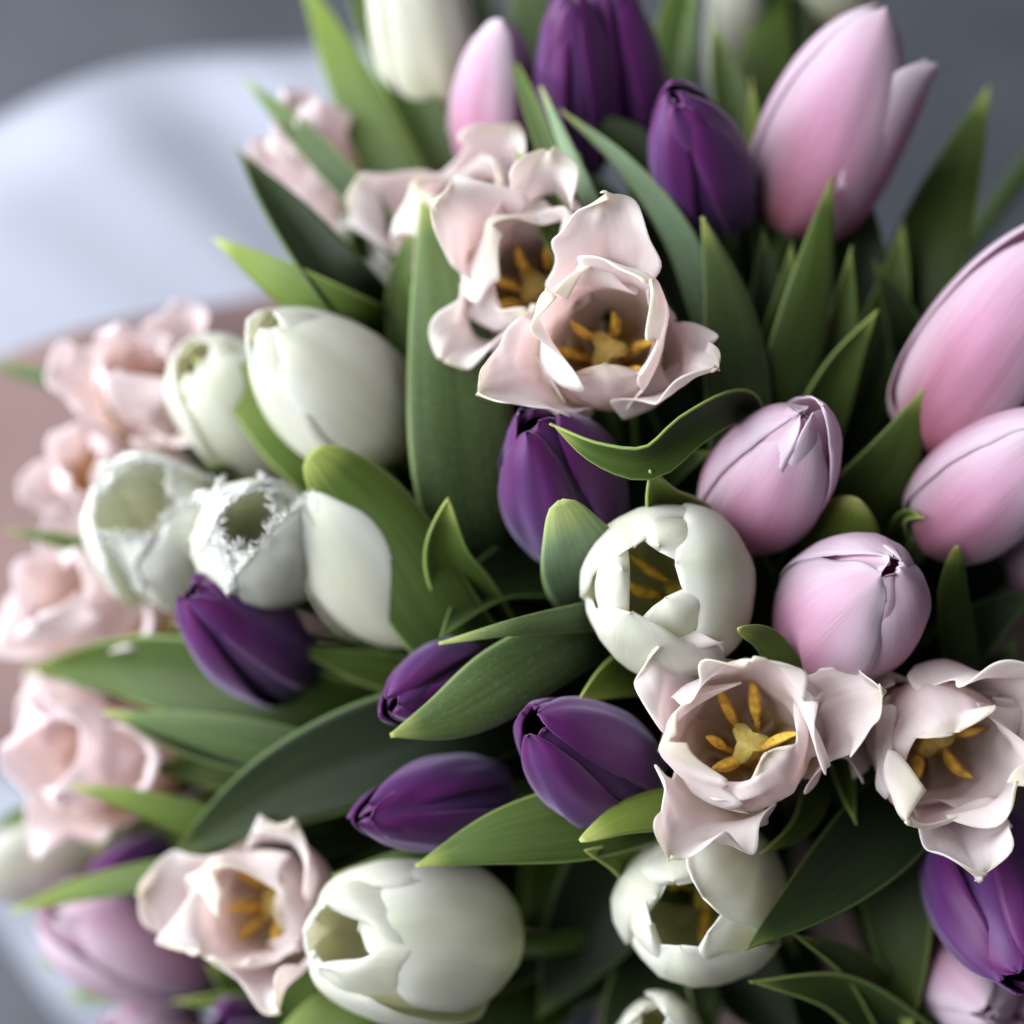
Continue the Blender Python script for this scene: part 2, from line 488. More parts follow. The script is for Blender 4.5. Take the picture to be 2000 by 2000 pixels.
    if fringe:
        V = list(V)
        UV = list(UV)
        idx = [i * nv for i in range(int(nu * .55), nu)] + [i * nv + nv - 1 for i in range(nu - 1, int(nu * .55), -1)]
        for a, b in zip(idx[:-1], idx[1:]):
            A, B = np.array(V[a]), np.array(V[b])
            ln = np.linalg.norm(B - A)
            ia, ib = a // nv, b // nv
            inner_a = np.array(P[ia, nv // 2])
            nsp = max(2, int(ln / .0003))
            for q_ in range(nsp):
                t0, t1 = q_ / nsp, (q_ + 1) / nsp
                p0, p1 = A + (B - A) * t0, A + (B - A) * t1
                dirv = (p0 + p1) / 2 - inner_a
                if np.linalg.norm(dirv) < .004:
                    dirv = P[-1, nv // 2] - P[-4, nv // 2]
                upv = P[ia, nv // 2] - P[max(ia - 3, 0), nv // 2]
                upv = upv / (np.linalg.norm(upv) + 1e-9)
                dirv = .5 * dirv / (np.linalg.norm(dirv) + 1e-9) + .6 * upv + g.normal(0, .5) * (p1 - p0) / (np.linalg.norm(p1 - p0) + 1e-9) + g.normal(0, .16, 3)
                dirv /= np.linalg.norm(dirv)
                ptip = (p0 + p1) / 2 + dirv * g.uniform(.0012, .0046)
                mid_ = (p0 + p1) / 2
                p0, p1 = mid_ + (p0 - mid_) * 1.25, mid_ + (p1 - mid_) * 1.25
                n0 = len(V)
                V += [p0, p1, ptip]
                UV += [UV[a], UV[b], (1.0, UV[a][1])]
                F.append((n0, n0 + 2, n0 + 1))
                FR.append(len(F) - 1)
        V = np.array(V)
        UV = np.array(UV)
    return V, F, UV


def frame(axis):
    """rotation that takes 'towards the camera' to axis by the shortest turn; columns are local x, y, z"""
    q = Vector(BACK).rotation_difference(Vector(axis))
    R3 = np.array(q.to_matrix())
    return np.stack([R3 @ RIGHT, R3 @ UP, R3 @ BACK], 1)


# bouquet dome
DC, D0, RS = (1400, 1250), 0.535, 0.24


def dome(px, py):
    rr = math.hypot(px - DC[0], py - DC[1]) / FPX * .55
    rr = min(rr, .93 * RS)
    return D0 + RS - math.sqrt(RS * RS - rr * rr)


BIND = pix(1330, 1320, 0.80)
AX = pix(1330, 1320, 0.54) - BIND
AX /= np.linalg.norm(AX)
TULIPS = {}


def ellipsoid(c, ax, ln, wd, n=7, m=8, groove=0.0, bend=0.0):
    ax = ax / np.linalg.norm(ax)
    a = np.cross(ax, [0.3, 0.5, 0.81])
    a /= np.linalg.norm(a)
    b = np.cross(ax, a)
    V, UV = [], []
    for i in range(n + 1):
        t = i / n
        rr = wd * math.sin(math.pi * min(max(t, .03), .97)) ** .6
        for j in range(m):
            p = 2 * math.pi * j / m
            g_ = 1 - groove * abs(math.cos(p)) ** 6
            V.append(c + ax * (t - .5) * ln + rr * g_ * (a * math.cos(p) + .62 * b * math.sin(p)) + b * bend * ln * (t - .5) ** 2)
            UV.append((t, j / m))
    F = []
    for i in range(n):
        for j in range(m):
            F.append((i * m + j, i * m + (j + 1) % m, (i + 1) * m + (j + 1) % m, (i + 1) * m + j))
    F.append(tuple(range(m))[::-1])
    F.append(tuple(n * m + j for j in range(m)))
    return V, F, UV


KINDS = {
    'purple': dict(mat='purple', outer=dict(prof='closed', W=.78, ov=.04, um=.5, q=2.4, pw=.62, rib=.03, noise=.02, rag=.010, curl=-.10, flat=.0),
                   inner=dict(prof='closed', W=.85, roff=.75, lscale=.98, ov=.05, um=.5, q=2.6, pw=.6, noise=.02, rag=.012)),
    'pink': dict(mat='pink', outer=dict(prof='tight', W=1.12, ov=.055, um=.48, q=2.5, pw=.62, rib=.010, noise=.012, rag=.010, curl=-.03),
                 inner=dict(prof='tight', W=.9, roff=.78, lscale=.97, ov=.03, um=.5, q=2.6, pw=.6, noise=.015, rag=.012)),
    'white': dict(mat='white', outer=dict(prof='cup', pleat=.010, W=1.15, ov=.06, um=.52, q=2.8, pw=.6, rib=.008, noise=.015, rag=.010, curl=-.04),
                  inner=dict(prof='cupin', W=1.0, roff=.82, lscale=1.0, ov=.05, um=.5, q=2.8, pw=.6, noise=.018, rag=.02, curl=-.08)),
    'fringe': dict(mat='fringe', outer=dict(prof='bowl', W=1.0, ov=.05, um=.5, q=2.4, pw=.55, noise=.02, rag=.02, fringe=True, wave=.035, wn=2, nu=40, nv=21),
                   inner=dict(prof='bowl', W=.92, roff=.84, ov=.04, um=.5, q=2.4, pw=.55, noise=.02, rag=.02, fringe=True, wave=.035, wn=2, nu=40, nv=21)),
    'crown': dict(mat='crown', outer=dict(prof='crownout', W=1.05, ov=.03, um=.42, q=2.0, pw=.72, rhotip=.34, wave=.16, wn=2.1, noise=.035, rag=.018,
                                          nu=56, nv=35, curl=-.10, flat=.0, lobes=4, lobe=.19),
                  inner=dict(prof='crownin', W=1.0, roff=.92, lscale=.98, ov=.04, um=.52, q=2.4, pw=.62, rhotip=.75, wave=.14, wn=2.2, noise=.035,
                             rag=.022, nu=56, nv=35, curl=-.18, lobes=5, lobe=.30)),
}
KINDS['peach'] = dict(KINDS['crown'], mat='peach')
LIMITS = {'peach': .0004, 'purple': .0005, 'pink': .0005, 'white': .00045, 'fringe': .00025, 'crown': .0004}


def tulip(key, kind, base, tip, L, Dm, label, roll=0, dz=0.0, open_=0.0, seed=None, petals=None, stamens=False, nearcam=True, azs=None, stem=True,
          inner_kw=None, outer_kw=None, ins=1.0):
    """base, tip: photo pixels of the head's ends; L length (cm), Dm width (cm)"""
    seed = seed if seed is not None else (sum(ord(c) * (i + 3) for i, c in enumerate(key)) * 7919) % 100000
    g = np.random.default_rng(seed)
    L, R = L / 100, Dm / 200
    mx, my = (base[0] + tip[0]) / 2, (base[1] + tip[1]) / 2
    d = dome(mx, my) + dz
    proj = math.hypot(tip[0] - base[0], tip[1] - base[1]) / FPX * d
    if proj > L * .995:
        L = proj / .995
    dd = math.sqrt(L * L - proj * proj)
    B, T = pix(*base, d + dd / 2), pix(*tip, d - dd / 2)
    axis = (T - B) / np.linalg.norm(T - B)
    Fm = frame(axis)
    th = math.degrees(math.atan2(base[1] - tip[1], tip[0] - base[0]))
    faceaz = th + 180
    # stem: head -> binding -> floor
    jit = g.normal(0, .009, 3)
    bp = BIND + jit - BACK * jit.dot(BACK)
    ctrl = B - axis * min(.09, .55 * np.linalg.norm(bp - B))
    ts = np.linspace(0, 1, 14)[:, None]
    S1 = (1 - ts) ** 2 * B + 2 * ts * (1 - ts) * ctrl + ts**2 * bp
    dirn = bp - ctrl
    dirn /= np.linalg.norm(dirn)
    dirn = .35 * dirn - .65 * AX
    dirn[2] = min(dirn[2], -.3)
    end = bp + dirn * ((bp[2] - .003) / -dirn[2])
    S = np.concatenate([S1, np.linspace(bp, end, 5)[1:]])
    E = end.copy()
    root = bpy.data.objects.new('tulip', None)
    COL.objects.link(root)
    root.empty_display_size = .02
    root.location = E
    root['label'] = label
    root['category'] = 'tulip'
    root['group'] = 'tulips in the bouquet'
    V, F, UV = tube(S, np.linspace(.0034, .0042, len(S)), 9)
    new_mesh('stem', V, F, UV, [M['stem']], root, E)
    K = KINDS[kind]
    specs = []
    if petals is not None:
        specs = petals
    else:
        a0 = faceaz + roll
        jit_az = g.uniform(-9, 9, 6)
        for i in range(3):
            specs.append(dict(K['inner'], az=a0 + 60 + 120 * i + jit_az[i], **(inner_kw or {})))
        for i in range(3):
            specs.append(dict(K['outer'], az=a0 + 120 * i + jit_az[3 + i], **(outer_kw or {})))
        for s_ in specs:
            s_['tilt'] = s_.get('tilt', 0) + open_ + g.uniform(-2.0, 2.5)
            s_['lscale'] = s_.get('lscale', 1) * g.uniform(.95, 1.04)
            s_['twist'] = s_.get('twist', 0) + g.uniform(-6, 6)
    mat = K['mat']
    for i, s_ in enumerate(specs):
        s_ = dict(s_)
        V, F, UV = petal_mesh('petal', seed + 31 * i, L, R, s_.pop('az'), s_.pop('prof'), **s_)
        V = B + V @ Fm.T
        po = new_mesh('petal', V, F, UV, [M[mat], M[mat + '_in']] + ([M['fringe_tooth']] * 2 if FR else []), root, E, thick=LIMITS[kind], inner=True)
        for fi in FR:
            po.data.polygons[fi].material_index = 2
    if stamens:
        st = ins
        for i in range(6):
            a = math.radians(60 * i + g.uniform(-15, 15))
            sp = g.uniform(.18, .42) * R
            p0 = B + Fm @ np.array([.10 * R * math.cos(a), .10 * R * math.sin(a), .06 * L])
            p1 = B + Fm @ np.array([sp * math.cos(a), sp * math.sin(a), g.uniform(.22, .34) * L * st])
            ts2 = np.linspace(0, 1, 5)[:, None]
            V, F, UV = tube(p0 + (p1 - p0) * ts2, np.linspace(.0013, .0008, 5), 6)
            sm = new_mesh('stamen', V, F, UV, [M['filament']], root, E)
            adir = Fm @ np.array([g.uniform(.4, 1.2) * math.cos(a) + g.normal(0, .25), g.uniform(.4, 1.2) * math.sin(a) + g.normal(0, .25), 1])
            adir /= np.linalg.norm(adir)
            V, F, UV = ellipsoid(p1 + adir * .0060, adir, g.uniform(.0105, .0160), g.uniform(.0018, .0026), 11, 14, groove=.5, bend=g.uniform(-.7, .7))
            new_mesh('anther', V, F, UV, [M['anther']], sm, E)
        # pistil: three-sided ovary with a three-lobed stigma
        nz_, n_ = 9, 18
        V, F, UV = [], [], []
        hp = .36 * L * st
        for i in range(nz_):
            t = i / (nz_ - 1)
            rr = .0031 * (1 - .15 * t) if t < .78 else .0034 * (.85 + 2.2 * (t - .78))
            for j in range(n_):
                p = 2 * math.pi * j / n_
                lobe = 1 + (.12 if t < .78 else .38) * math.cos(3 * p)
                V.append(B + Fm @ np.array([rr * lobe * math.cos(p), rr * lobe * math.sin(p), hp * t + (.0016 * math.cos(3 * p) * (t - .78) * -4 if t > .78 else 0)]))
                UV.append((t, j / n_))
        for i in range(nz_ - 1):
            for j in range(n_):
                F.append((i * n_ + j, i * n_ + (j + 1) % n_, (i + 1) * n_ + (j + 1) % n_, (i + 1) * n_ + j))
        V.append(B + Fm @ np.array([0, 0, hp * .95]))
        UV.append((1, .5))
        for j in range(n_):
            F.append(((nz_ - 1) * n_ + j, (nz_ - 1) * n_ + (j + 1) % n_, nz_ * n_))
        new_mesh('pistil', V, F, UV, [M['pistil']], root, E)
    TULIPS[key] = dict(root=root, E=E, S=S, c=(mx, my), B=B, base=base)
    return root


def leaf(pts, width, mat='leaf', roll=(0, 0), cup=.15, owner=None, wave=.02, blunt=.0, dz=0.0, deep=True, seed=None, fold=.05, nt=52, nv=13,
         wbase=.3, label=None, sink=.03):
    """pts from tip to base: (px, py[, dz]); width in photo px; roll degrees at tip/base"""
    seed = seed if seed is not None else int(pts[0][0] * 31 + pts[0][1] * 17) % 99991
    g = np.random.default_rng(abs(seed))
    P = []
    cup = cup * .6
    for i_, p in enumerate(pts):
        z_ = (p[2] if len(p) > 2 else 0) + sink * (i_ / (len(pts) - 1)) ** 1.3
        P.append(pix(p[0], p[1], dome(p[0], p[1]) + dz + z_))
    if owner is None:
        bx, by = pts[-1][0], pts[-1][1]
        owner = min(TULIPS, key=lambda k: math.hypot(TULIPS[k]['base'][0] - bx, TULIPS[k]['base'][1] - by))
    T_ = TULIPS[owner]
    nvis = len(P)
    if deep:
        S = T_['S'][:14]
        j = int(np.argmin(np.linalg.norm(S - (P[-1] - BACK * .12), axis=1)))
        j = max(j, 8)
        P.append(S[j] - BACK * .01)
    P = np.array(P)
    seg = np.concatenate([[0], np.cumsum(np.linalg.norm(np.diff(P, axis=0), axis=1))])
    tvis = seg[nvis - 1] / seg[-1]
    t = np.linspace(0, 1, nt) ** 1.25
    sp = catmull(seg / seg[-1], P, t)
    T = np.gradient(sp, axis=0)
    T /= np.linalg.norm(T, axis=1)[:, None]
    T = -T                                   # towards the tip
    dep = np.linalg.norm(P[min(1, len(P) - 1)] - CAMP)
    Wm = width / FPX * dep / 2
    x = np.clip(t / max(tvis * (.88 - .3 * blunt), .15), 0, 1)
    f = np.sin(np.pi / 2 * x) ** (.98 - .55 * blunt)
    y = np.clip((t - tvis * .75) / (1 - tvis * .75 + 1e-6), 0, 1)
    f = f * (1 - (1 - wbase) * y**1.2)
    f[0] = .02
    v = np.linspace(-1, 1, nv)
    view = CAMP - sp
    view /= np.linalg.norm(view, axis=1)[:, None]
    s0 = np.cross(T, view)
    s0 /= np.linalg.norm(s0, axis=1)[:, None]
    n0 = np.cross(s0, T)
    ph = np.radians(roll[0] + (roll[1] - roll[0]) * np.clip(t / max(tvis, .2), 0, 1))
    side = np.cos(ph)[:, None] * s0 + np.sin(ph)[:, None] * n0
    nrm = np.cos(ph)[:, None] * n0 - np.sin(ph)[:, None] * s0
    p1, p2, p3 = g.uniform(0, 6.28, 3)
    V = np.zeros((nt, nv, 3))
    for j, vv in enumerate(v):
        sv = Wm * f * vv
        h = cup * Wm * f * vv * vv * 2 + fold * Wm * f * abs(vv) * 2
        h = h + wave * Wm * abs(vv) ** 2 * (np.sin(7 * t + p1 + (vv > 0) * p2) + .6 * np.sin(15 * t + p3)) * np.clip(t * 6, 0, 1) * 2
        V[:, j] = sp + side * sv[:, None] + nrm * h[:, None]
    UV = np.stack(np.meshgrid(np.clip(1 - .85 * t / max(tvis, .3), .02, 1), v * .5 + .5, indexing='ij'), -1).reshape(-1, 2)
    F = grid_faces(nt, nv, flip=False)
    o = new_mesh('leaf', V.reshape(-1, 3), F, UV, [M[mat]], T_['root'], T_['E'], thick=.0008)
    return o


# ---------------------------------------------------------------- setting: floor and wrapping paper
def build_floor():
    n = 24
    xs = np.linspace(-4, 4, n)
    V = [(x, y + 1.0, .0012 * math.sin(7 * x) * math.cos(5 * y)) for x in xs for y in xs]
    o = new_mesh('floor', V, grid_faces(n, n, True), [(0, 0)] * (n * n), [M['floor']])
    o['kind'] = 'structure'


build_floor()


def paper(name, label, mat, rim_pts, k0, depth_fn, na=90, nk=30):
    A0, A1 = rim_pts[0][0], rim_pts[-1][0]
    V = []
    for a in np.linspace(A0, A1, na):
        rim = np.interp(a, [p[0] for p in rim_pts], [p[1] for p in rim_pts])
        for k in np.linspace(k0, 1, nk):
            rr = rim * k
            px, py = 1350 + rr * math.cos(math.radians(a)), 1330 - rr * math.sin(math.radians(a))
            V.append(pix(px, py, depth_fn(a, rr, k)))
    V = np.array(V)
    o = new_mesh(name, V, grid_faces(na, nk), [(0, 0)] * len(V), [M[mat]], thick=.0006)
    o['label'] = label
    o['category'] = 'wrapping paper'
    return o


def d_white(a, r, k):
    d = .82 + .00002 * r
    d -= (.014 * math.exp(-((a - 139) / 10.0) ** 2) if a > 139 else .014 * math.exp(-((a - 139) / 7.0) ** 2)) * k
    d += .007 * math.sin(math.radians(a * 9)) * k + .003 * math.sin(math.radians(a * 31)) * k
    d += .05 * max(0, k - .93) / .07 * .4
    return d


def sm(pts, n=60):
    xs = [p[0] for p in pts]
    A = np.linspace(xs[0], xs[-1], n)
    R_ = catmull(xs, [p[1] for p in pts], A)
    return list(zip(A, R_))


paper('wrapping_paper', 'pale bluish white wrapping paper flaring out behind the flowers', 'paper_white',
      sm([(104, 1150), (112, 1330), (123, 1468), (131, 1606), (136, 1680), (141, 1742), (150, 1880), (165, 1950), (180, 1800), (192, 1540), (200, 1442), (209, 1392), (222, 1300), (235, 1200)]),
      .18, d_white)


def d_pink(a, r, k):
    return .70 + .06 * k + .012 * math.sin(math.radians(a * 11 + 30)) * k + .02 * math.sin(math.radians(a * 4)) * k


paper('wrapping_paper', 'dusty pink wrapping paper layered over the white sheet', 'paper_pink',
      sm([(-105, 850), (-60, 900), (-20, 800), (20, 760), (45, 830), (70, 850), (100, 880), (125, 1000), (140, 1150), (148, 1330), (153, 1450), (160, 1600), (175, 1600), (186, 1400), (196, 1150), (210, 1000), (250, 850)]),
      .14, d_pink)


# ---------------------------------------------------------------- tulips
def CO(az, **kw):
    return dict(KINDS['crown']['outer'], az=az, **{}) | kw


def CI(az, **kw):
    return dict(KINDS['crown']['inner'], az=az) | kw


def WO(az, **kw):
    return dict(KINDS['white']['outer'], az=az) | kw


def WI(az, **kw):
    return dict(KINDS['white']['inner'], az=az) | kw


def PO(az, **kw):
    return dict(KINDS['pink']['outer'], az=az) | kw


def PI_(az, **kw):
    return dict(KINDS['pink']['inner'], az=az) | kw


# pink
tulip('P1', 'pink', (1535, 455), (1715, 45), 7.0, 3.9, 'large pink tulip in profile with one pale petal peeling away at its tip', dz=-.002,
      petals=[PI_(60), PI_(180), PI_(300), PO(245, W=1.15), PO(125, W=1.1), PO(-35, prof='peel', W=1.0, curl=-.25, tilt=1, lscale=.88, rhotip=.55)])
tulip('P2', 'pink', (1440, 1030), (1575, 815), 5.4, 3.35, 'pink tulip bud with rolled tip, below two dark upright leaves and above open white tulip', roll=18, dz=.004)
tulip('P3', 'pink', (1600, 1265), (1745, 1105), 5.2, 3.95, 'plump pink tulip bud touching the ruffled blush tulip with star-shaped outer petals', roll=-20, dz=-.004)
tulip('P4', 'pink', (1815, 1045), (2055, 850), 5.6, 3.3, 'pink tulip lying against a larger pink tulip, seam facing outward', roll=15, dz=-.004)
tulip('P5', 'pink', (1790, 870), (2100, 455), 7.6, 3.8, 'long pale pink tulip leaning outward above another pink tulip', roll=-15, dz=-.006)
tulip('P6', 'pink', (1850, 1850), (1925, 1965), 4.8, 3.0, 'small pink tulip bud tucked under a large purple tulip', roll=10, dz=.016)
tulip('P7', 'pink', (2030, 1930), (2060, 2010), 4.8, 3.0, 'pink tulip mostly cut off beside the bud under the purple tulip', dz=.01)
tulip('P8', 'pink', (2045, 1130), (2110, 1050), 5.0, 3.0, 'dusky pink tulip half hidden beneath the pink tulips', dz=.012)
tulip('P9', 'pink', (955, 345), (980, 75), 5.8, 2.7, 'soft pink tulip between a white tulip and two purple ones', roll=-35, dz=.012)
tulip('P10', 'pink', (420, 1875), (105, 1800), 6.6, 3.9, 'blurred mauve pink tulip lying over white wrapping paper', roll=20, dz=.03)
tulip('P11', 'pink', (390, 2060), (215, 2010), 5.0, 3.0, 'blurred pink tulip below the mauve one over white paper', dz=.03)
tulip('P12', 'peach', (690, 470), (575, 215), 6.0, 2.2, 'pale blush tulip in profile behind dark pointed leaves, edged with salmon', dz=.03)
# purple
tulip('U1', 'purple', (1240, 305), (1195, -15), 6.2, 2.55, 'tall violet tulip bud with lavender bloom standing behind a shorter purple bud', roll=60, dz=.004)
tulip('U2', 'purple', (1125, 345), (1108, 22), 6.2, 2.5, 'narrow dark purple tulip bud squeezed between pink tulip and tall violet bud', roll=70, dz=.002)
tulip('U3', 'purple', (1400, 440), (1322, 190), 5.4, 3.1, 'deep purple tulip bud with closed crumpled tip beside the large pink tulip', roll=48, dz=-.004)
tulip('U4', 'purple', (1125, 1050), (1045, 815), 5.6, 3.55, 'bright purple tulip bud partly under blush petals and a curved leaf', roll=75, dz=.010)
tulip('U5', 'purple', (1240, 1555), (1030, 1395), 5.6, 3.35, 'large purple tulip bud with open tip below a lime leaf', roll=55, dz=0)
tulip('U6', 'purple', (945, 1290), (765, 1385), 4.6, 2.2, 'small purple bud cradled by a single pale green leaf', roll=60, dz=.004)
tulip('U7', 'purple', (985, 1555), (712, 1598), 5.4, 2.7, 'dark purple tulip bud lying sideways with a hollow tip and a pale nick', roll=60, dz=.004)
tulip('U8', 'purple', (575, 1325), (375, 1150), 5.6, 3.0, 'purple tulip bud under the fringed white tulips', roll=35, dz=.002)
tulip('U9', 'purple', (1890, 1600), (1990, 1880), 5.8, 3.6, 'bluish purple tulip hanging downward below a ruffled blush tulip', roll=80, dz=-.012)
tulip('U10', 'purple', (520, 2060), (420, 2000), 4.8, 2.8, 'dark purple tulip cut off beside a bright green leaf and pink petals', dz=.02)
tulip('U11', 'purple', (345, 1665), (205, 1710), 4.6, 2.2, 'sliver of purple tulip behind a thin green leaf and blush tulip', dz=.03)
# white
tulip('W1', 'white', (1345, 1185), (1255, 1100), 5.2, 4.35, 'open white tulip with small ragged mouth, just above the star-shaped blush tulip', dz=-.004, stamens=True, ins=.7,
      petals=[WI(60, prof='cup'), WI(185, prof='cup'), WI(300, prof='cupin', lscale=.9), WO(125, lscale=.98), WO(10, lscale=.98, curl=-.1), WO(250, lscale=.9, tipbend=.25, tilt=4)])
tulip('W2', 'white', (975, 1848), (615, 1825), 6.2, 4.35, 'white tulip lying on its side with gaping mouth above a pale green leaf', dz=-.008,
      petals=[WI(75), WI(180), WI(285), WO(15, lscale=.9), WO(120, lscale=1.02), WO(240, lscale=1.02)])
tulip('W3', 'white', (1405, 1725), (1325, 1790), 5.4, 4.5, 'open greenish white tulip under the ruffled blush tulip, stamens inside', dz=.006, stamens=True, ins=.9,
      petals=[WI(100), WI(200), WI(330, curl=-.02), WO(40, lscale=1.05, curl=.15, tipbend=.2), WO(150), WO(270, tipbend=.1)])
tulip('W4', 'white', (770, 870), (520, 640), 6.0, 3.9, 'smooth white tulip bud cupped by pointed dark leaves', roll=20, dz=.002, outer_kw=dict(prof='closed'), inner_kw=dict(prof='closed'))
tulip('W5', 'white', (830, 1215), (605, 960), 5.8, 3.9, 'white tulip half covered by a broad rounded green leaf', roll=-25, dz=.012, outer_kw=dict(prof='closed'), inner_kw=dict(prof='closed'))
tulip('W6', 'white', (560, 905), (385, 690), 5.6, 3.4, 'blurred white tulip behind the smooth white bud', roll=10, dz=.022)
tulip('W10', 'white', (865, 240), (775, -190), 7.4, 3.3, 'tall cream white tulip between long leaves and a soft pink tulip', roll=10, dz=-.004, outer_kw=dict(prof='closed'), inner_kw=dict(prof='closed'))
tulip('W11', 'white', (1590, 55), (1660, -260), 6.0, 3.6, 'cream tulip base on a green stem above the large pink tulip', roll=30, dz=.02)
tulip('W12', 'white', (1430, 190), (1440, -120), 6.0, 2.0, 'dim white tulip far behind slender upright leaves', dz=.04, outer_kw=dict(prof='closed'), inner_kw=dict(prof='closed'))
tulip('W13', 'white', (1300, 2080), (1270, 1995), 5.0, 2.6, 'white tulip just peeking out under the open greenish white tulip', dz=.0)
tulip('W14', 'white', (215, 1660), (-20, 1700), 5.6, 2.8, 'blurred greenish white tulip beneath the peach blush tulip', dz=.035, outer_kw=dict(prof='closed'), inner_kw=dict(prof='closed'))
# fringed white
tulip('G1', 'fringe', (360, 1110), (270, 975), 4.9, 4.0, 'fringed white tulip with a wide toothed mouth turned away from the smaller one', dz=.006, roll=15, open_=1)
tulip('G2', 'fringe', (525, 1110), (480, 1010),  4.8, 3.8, 'smaller fringed white tulip above the purple bud, narrow toothed mouth', dz=-.004, roll=25, open_=-4)
tulip('G3', 'fringe', (755, 625), (700, 480), 4.6, 3.0, 'blurred fringed white tulip behind the tall upright leaf', dz=.055, roll=10)
# ruffled blush
tulip('C1', 'crown', (1190, 720), (1175, 620), 5.4, 3.7, 'ruffled blush tulip with orange stamens and one long petal over a purple bud', dz=-.010, stamens=True, ins=1.1,
      petals=[CI(30, lscale=1.12, curl=-.02, W=1.05), CI(150, lscale=.98), CI(272, prof='crowninfold', lscale=.9),
              CO(88, prof='crownhood', lscale=1.12, W=1.0), CO(205, lscale=1.0, W=.9), CO(-22, prof='crownhood', lscale=.85, W=.85, rhotip=.3)])
tulip('C2', 'crown', (1050, 590), (1035, 500), 5.2, 3.5, 'ruffled blush tulip with orange stamens tucked behind the front blush tulip', dz=.004, stamens=True, ins=1.1,
      petals=[CI(20), CI(140), CI(265, lscale=.85), CO(80, prof='crownhood'), CO(225, lscale=.95, W=.85), CO(150, prof='crownhood', W=1.05, lscale=1.1)])
tulip('C3', 'crown', (925, 505), (895, 405), 5.6, 3.5, 'soft-focus ruffled blush tulip against the tall pointed leaf', dz=.022,
      petals=[CI(30), CI(150), CI(270), CO(60, prof='crownhood', lscale=.92), CO(165, W=.95), CO(280, lscale=.8)])
tulip('C4', 'crown', (1470, 1478), (1448, 1408), 5.0, 3.75, 'star-shaped ruffled blush tulip with curled edges and gold stamens, below the plump pink bud', dz=-.014, stamens=True, ins=1.2,
      petals=[CI(82, lscale=1.0, W=1.12, lobe=.34), CI(190, lscale=.9, tilt=6), CI(312, prof='crowninfold', lscale=1.05, W=1.05),
              CO(138, prof='crownhood', lscale=.88, W=.95), CO(18, lscale=.85, W=.82), CO(238, lscale=.85, W=.85)])
tulip('C5', 'crown', (1785, 1410), (1885, 1490), 5.2, 3.7, 'ruffled blush tulip with hooded upper petal and drooping lower petals, above bluish purple tulip', dz=-.010, stamens=True, ins=1.1,
      petals=[CI(110, prof='crowninfold', lscale=1.22, W=1.25), CI(225, lscale=.98, tilt=6), CI(-20, lscale=1.0),
              CO(50, prof='crownhood', lscale=1.0, W=1.05), CO(165, lscale=.7, W=.85), CO(280, prof='crownhood', lscale=.95, W=.9)])
tulip('C6', 'crown', (575, 1755), (440, 1785), 5.4, 3.5, 'ruffled creamy blush tulip opening sideways beside the white tulip lying on its side', dz=-.004, stamens=True, ins=.8,
      petals=[CI(115, lscale=.9), CI(5, prof='crowninfold', lscale=.85), CI(235, lscale=.92), CO(175, lscale=.85), CO(58, lscale=.82, prof='crownhood'), CO(-62, prof='crownhood', lscale=.88)])
tulip('C7', 'peach', (330, 830), (255, 700), 5.0, 3.0, 'blurred pink ruffled tulip in front of the white paper edge', dz=.02)
tulip('C8', 'peach', (290, 1225), (90, 1140), 5.6, 3.4, 'blurred blush tulip over the pink paper, above the peach one', dz=.03)
tulip('C9', 'peach', (330, 1480), (90, 1480), 6.0, 3.4, 'blurred peach and pink ruffled tulip below a broad dark leaf', dz=.022, stamens=True)
tulip('C10', 'peach', (230, 960), (150, 890), 4.6, 2.4, 'small blurred lilac pink ruffled tulip behind the fringed white tulip', dz=.03)
# only the stem and a leaf of this one reach into view
tulip('S1', 'pink', (2090, 205), (2220, 20), 6.0, 3.4, 'tulip stem reaching outward beside a broad upright leaf', dz=.0)

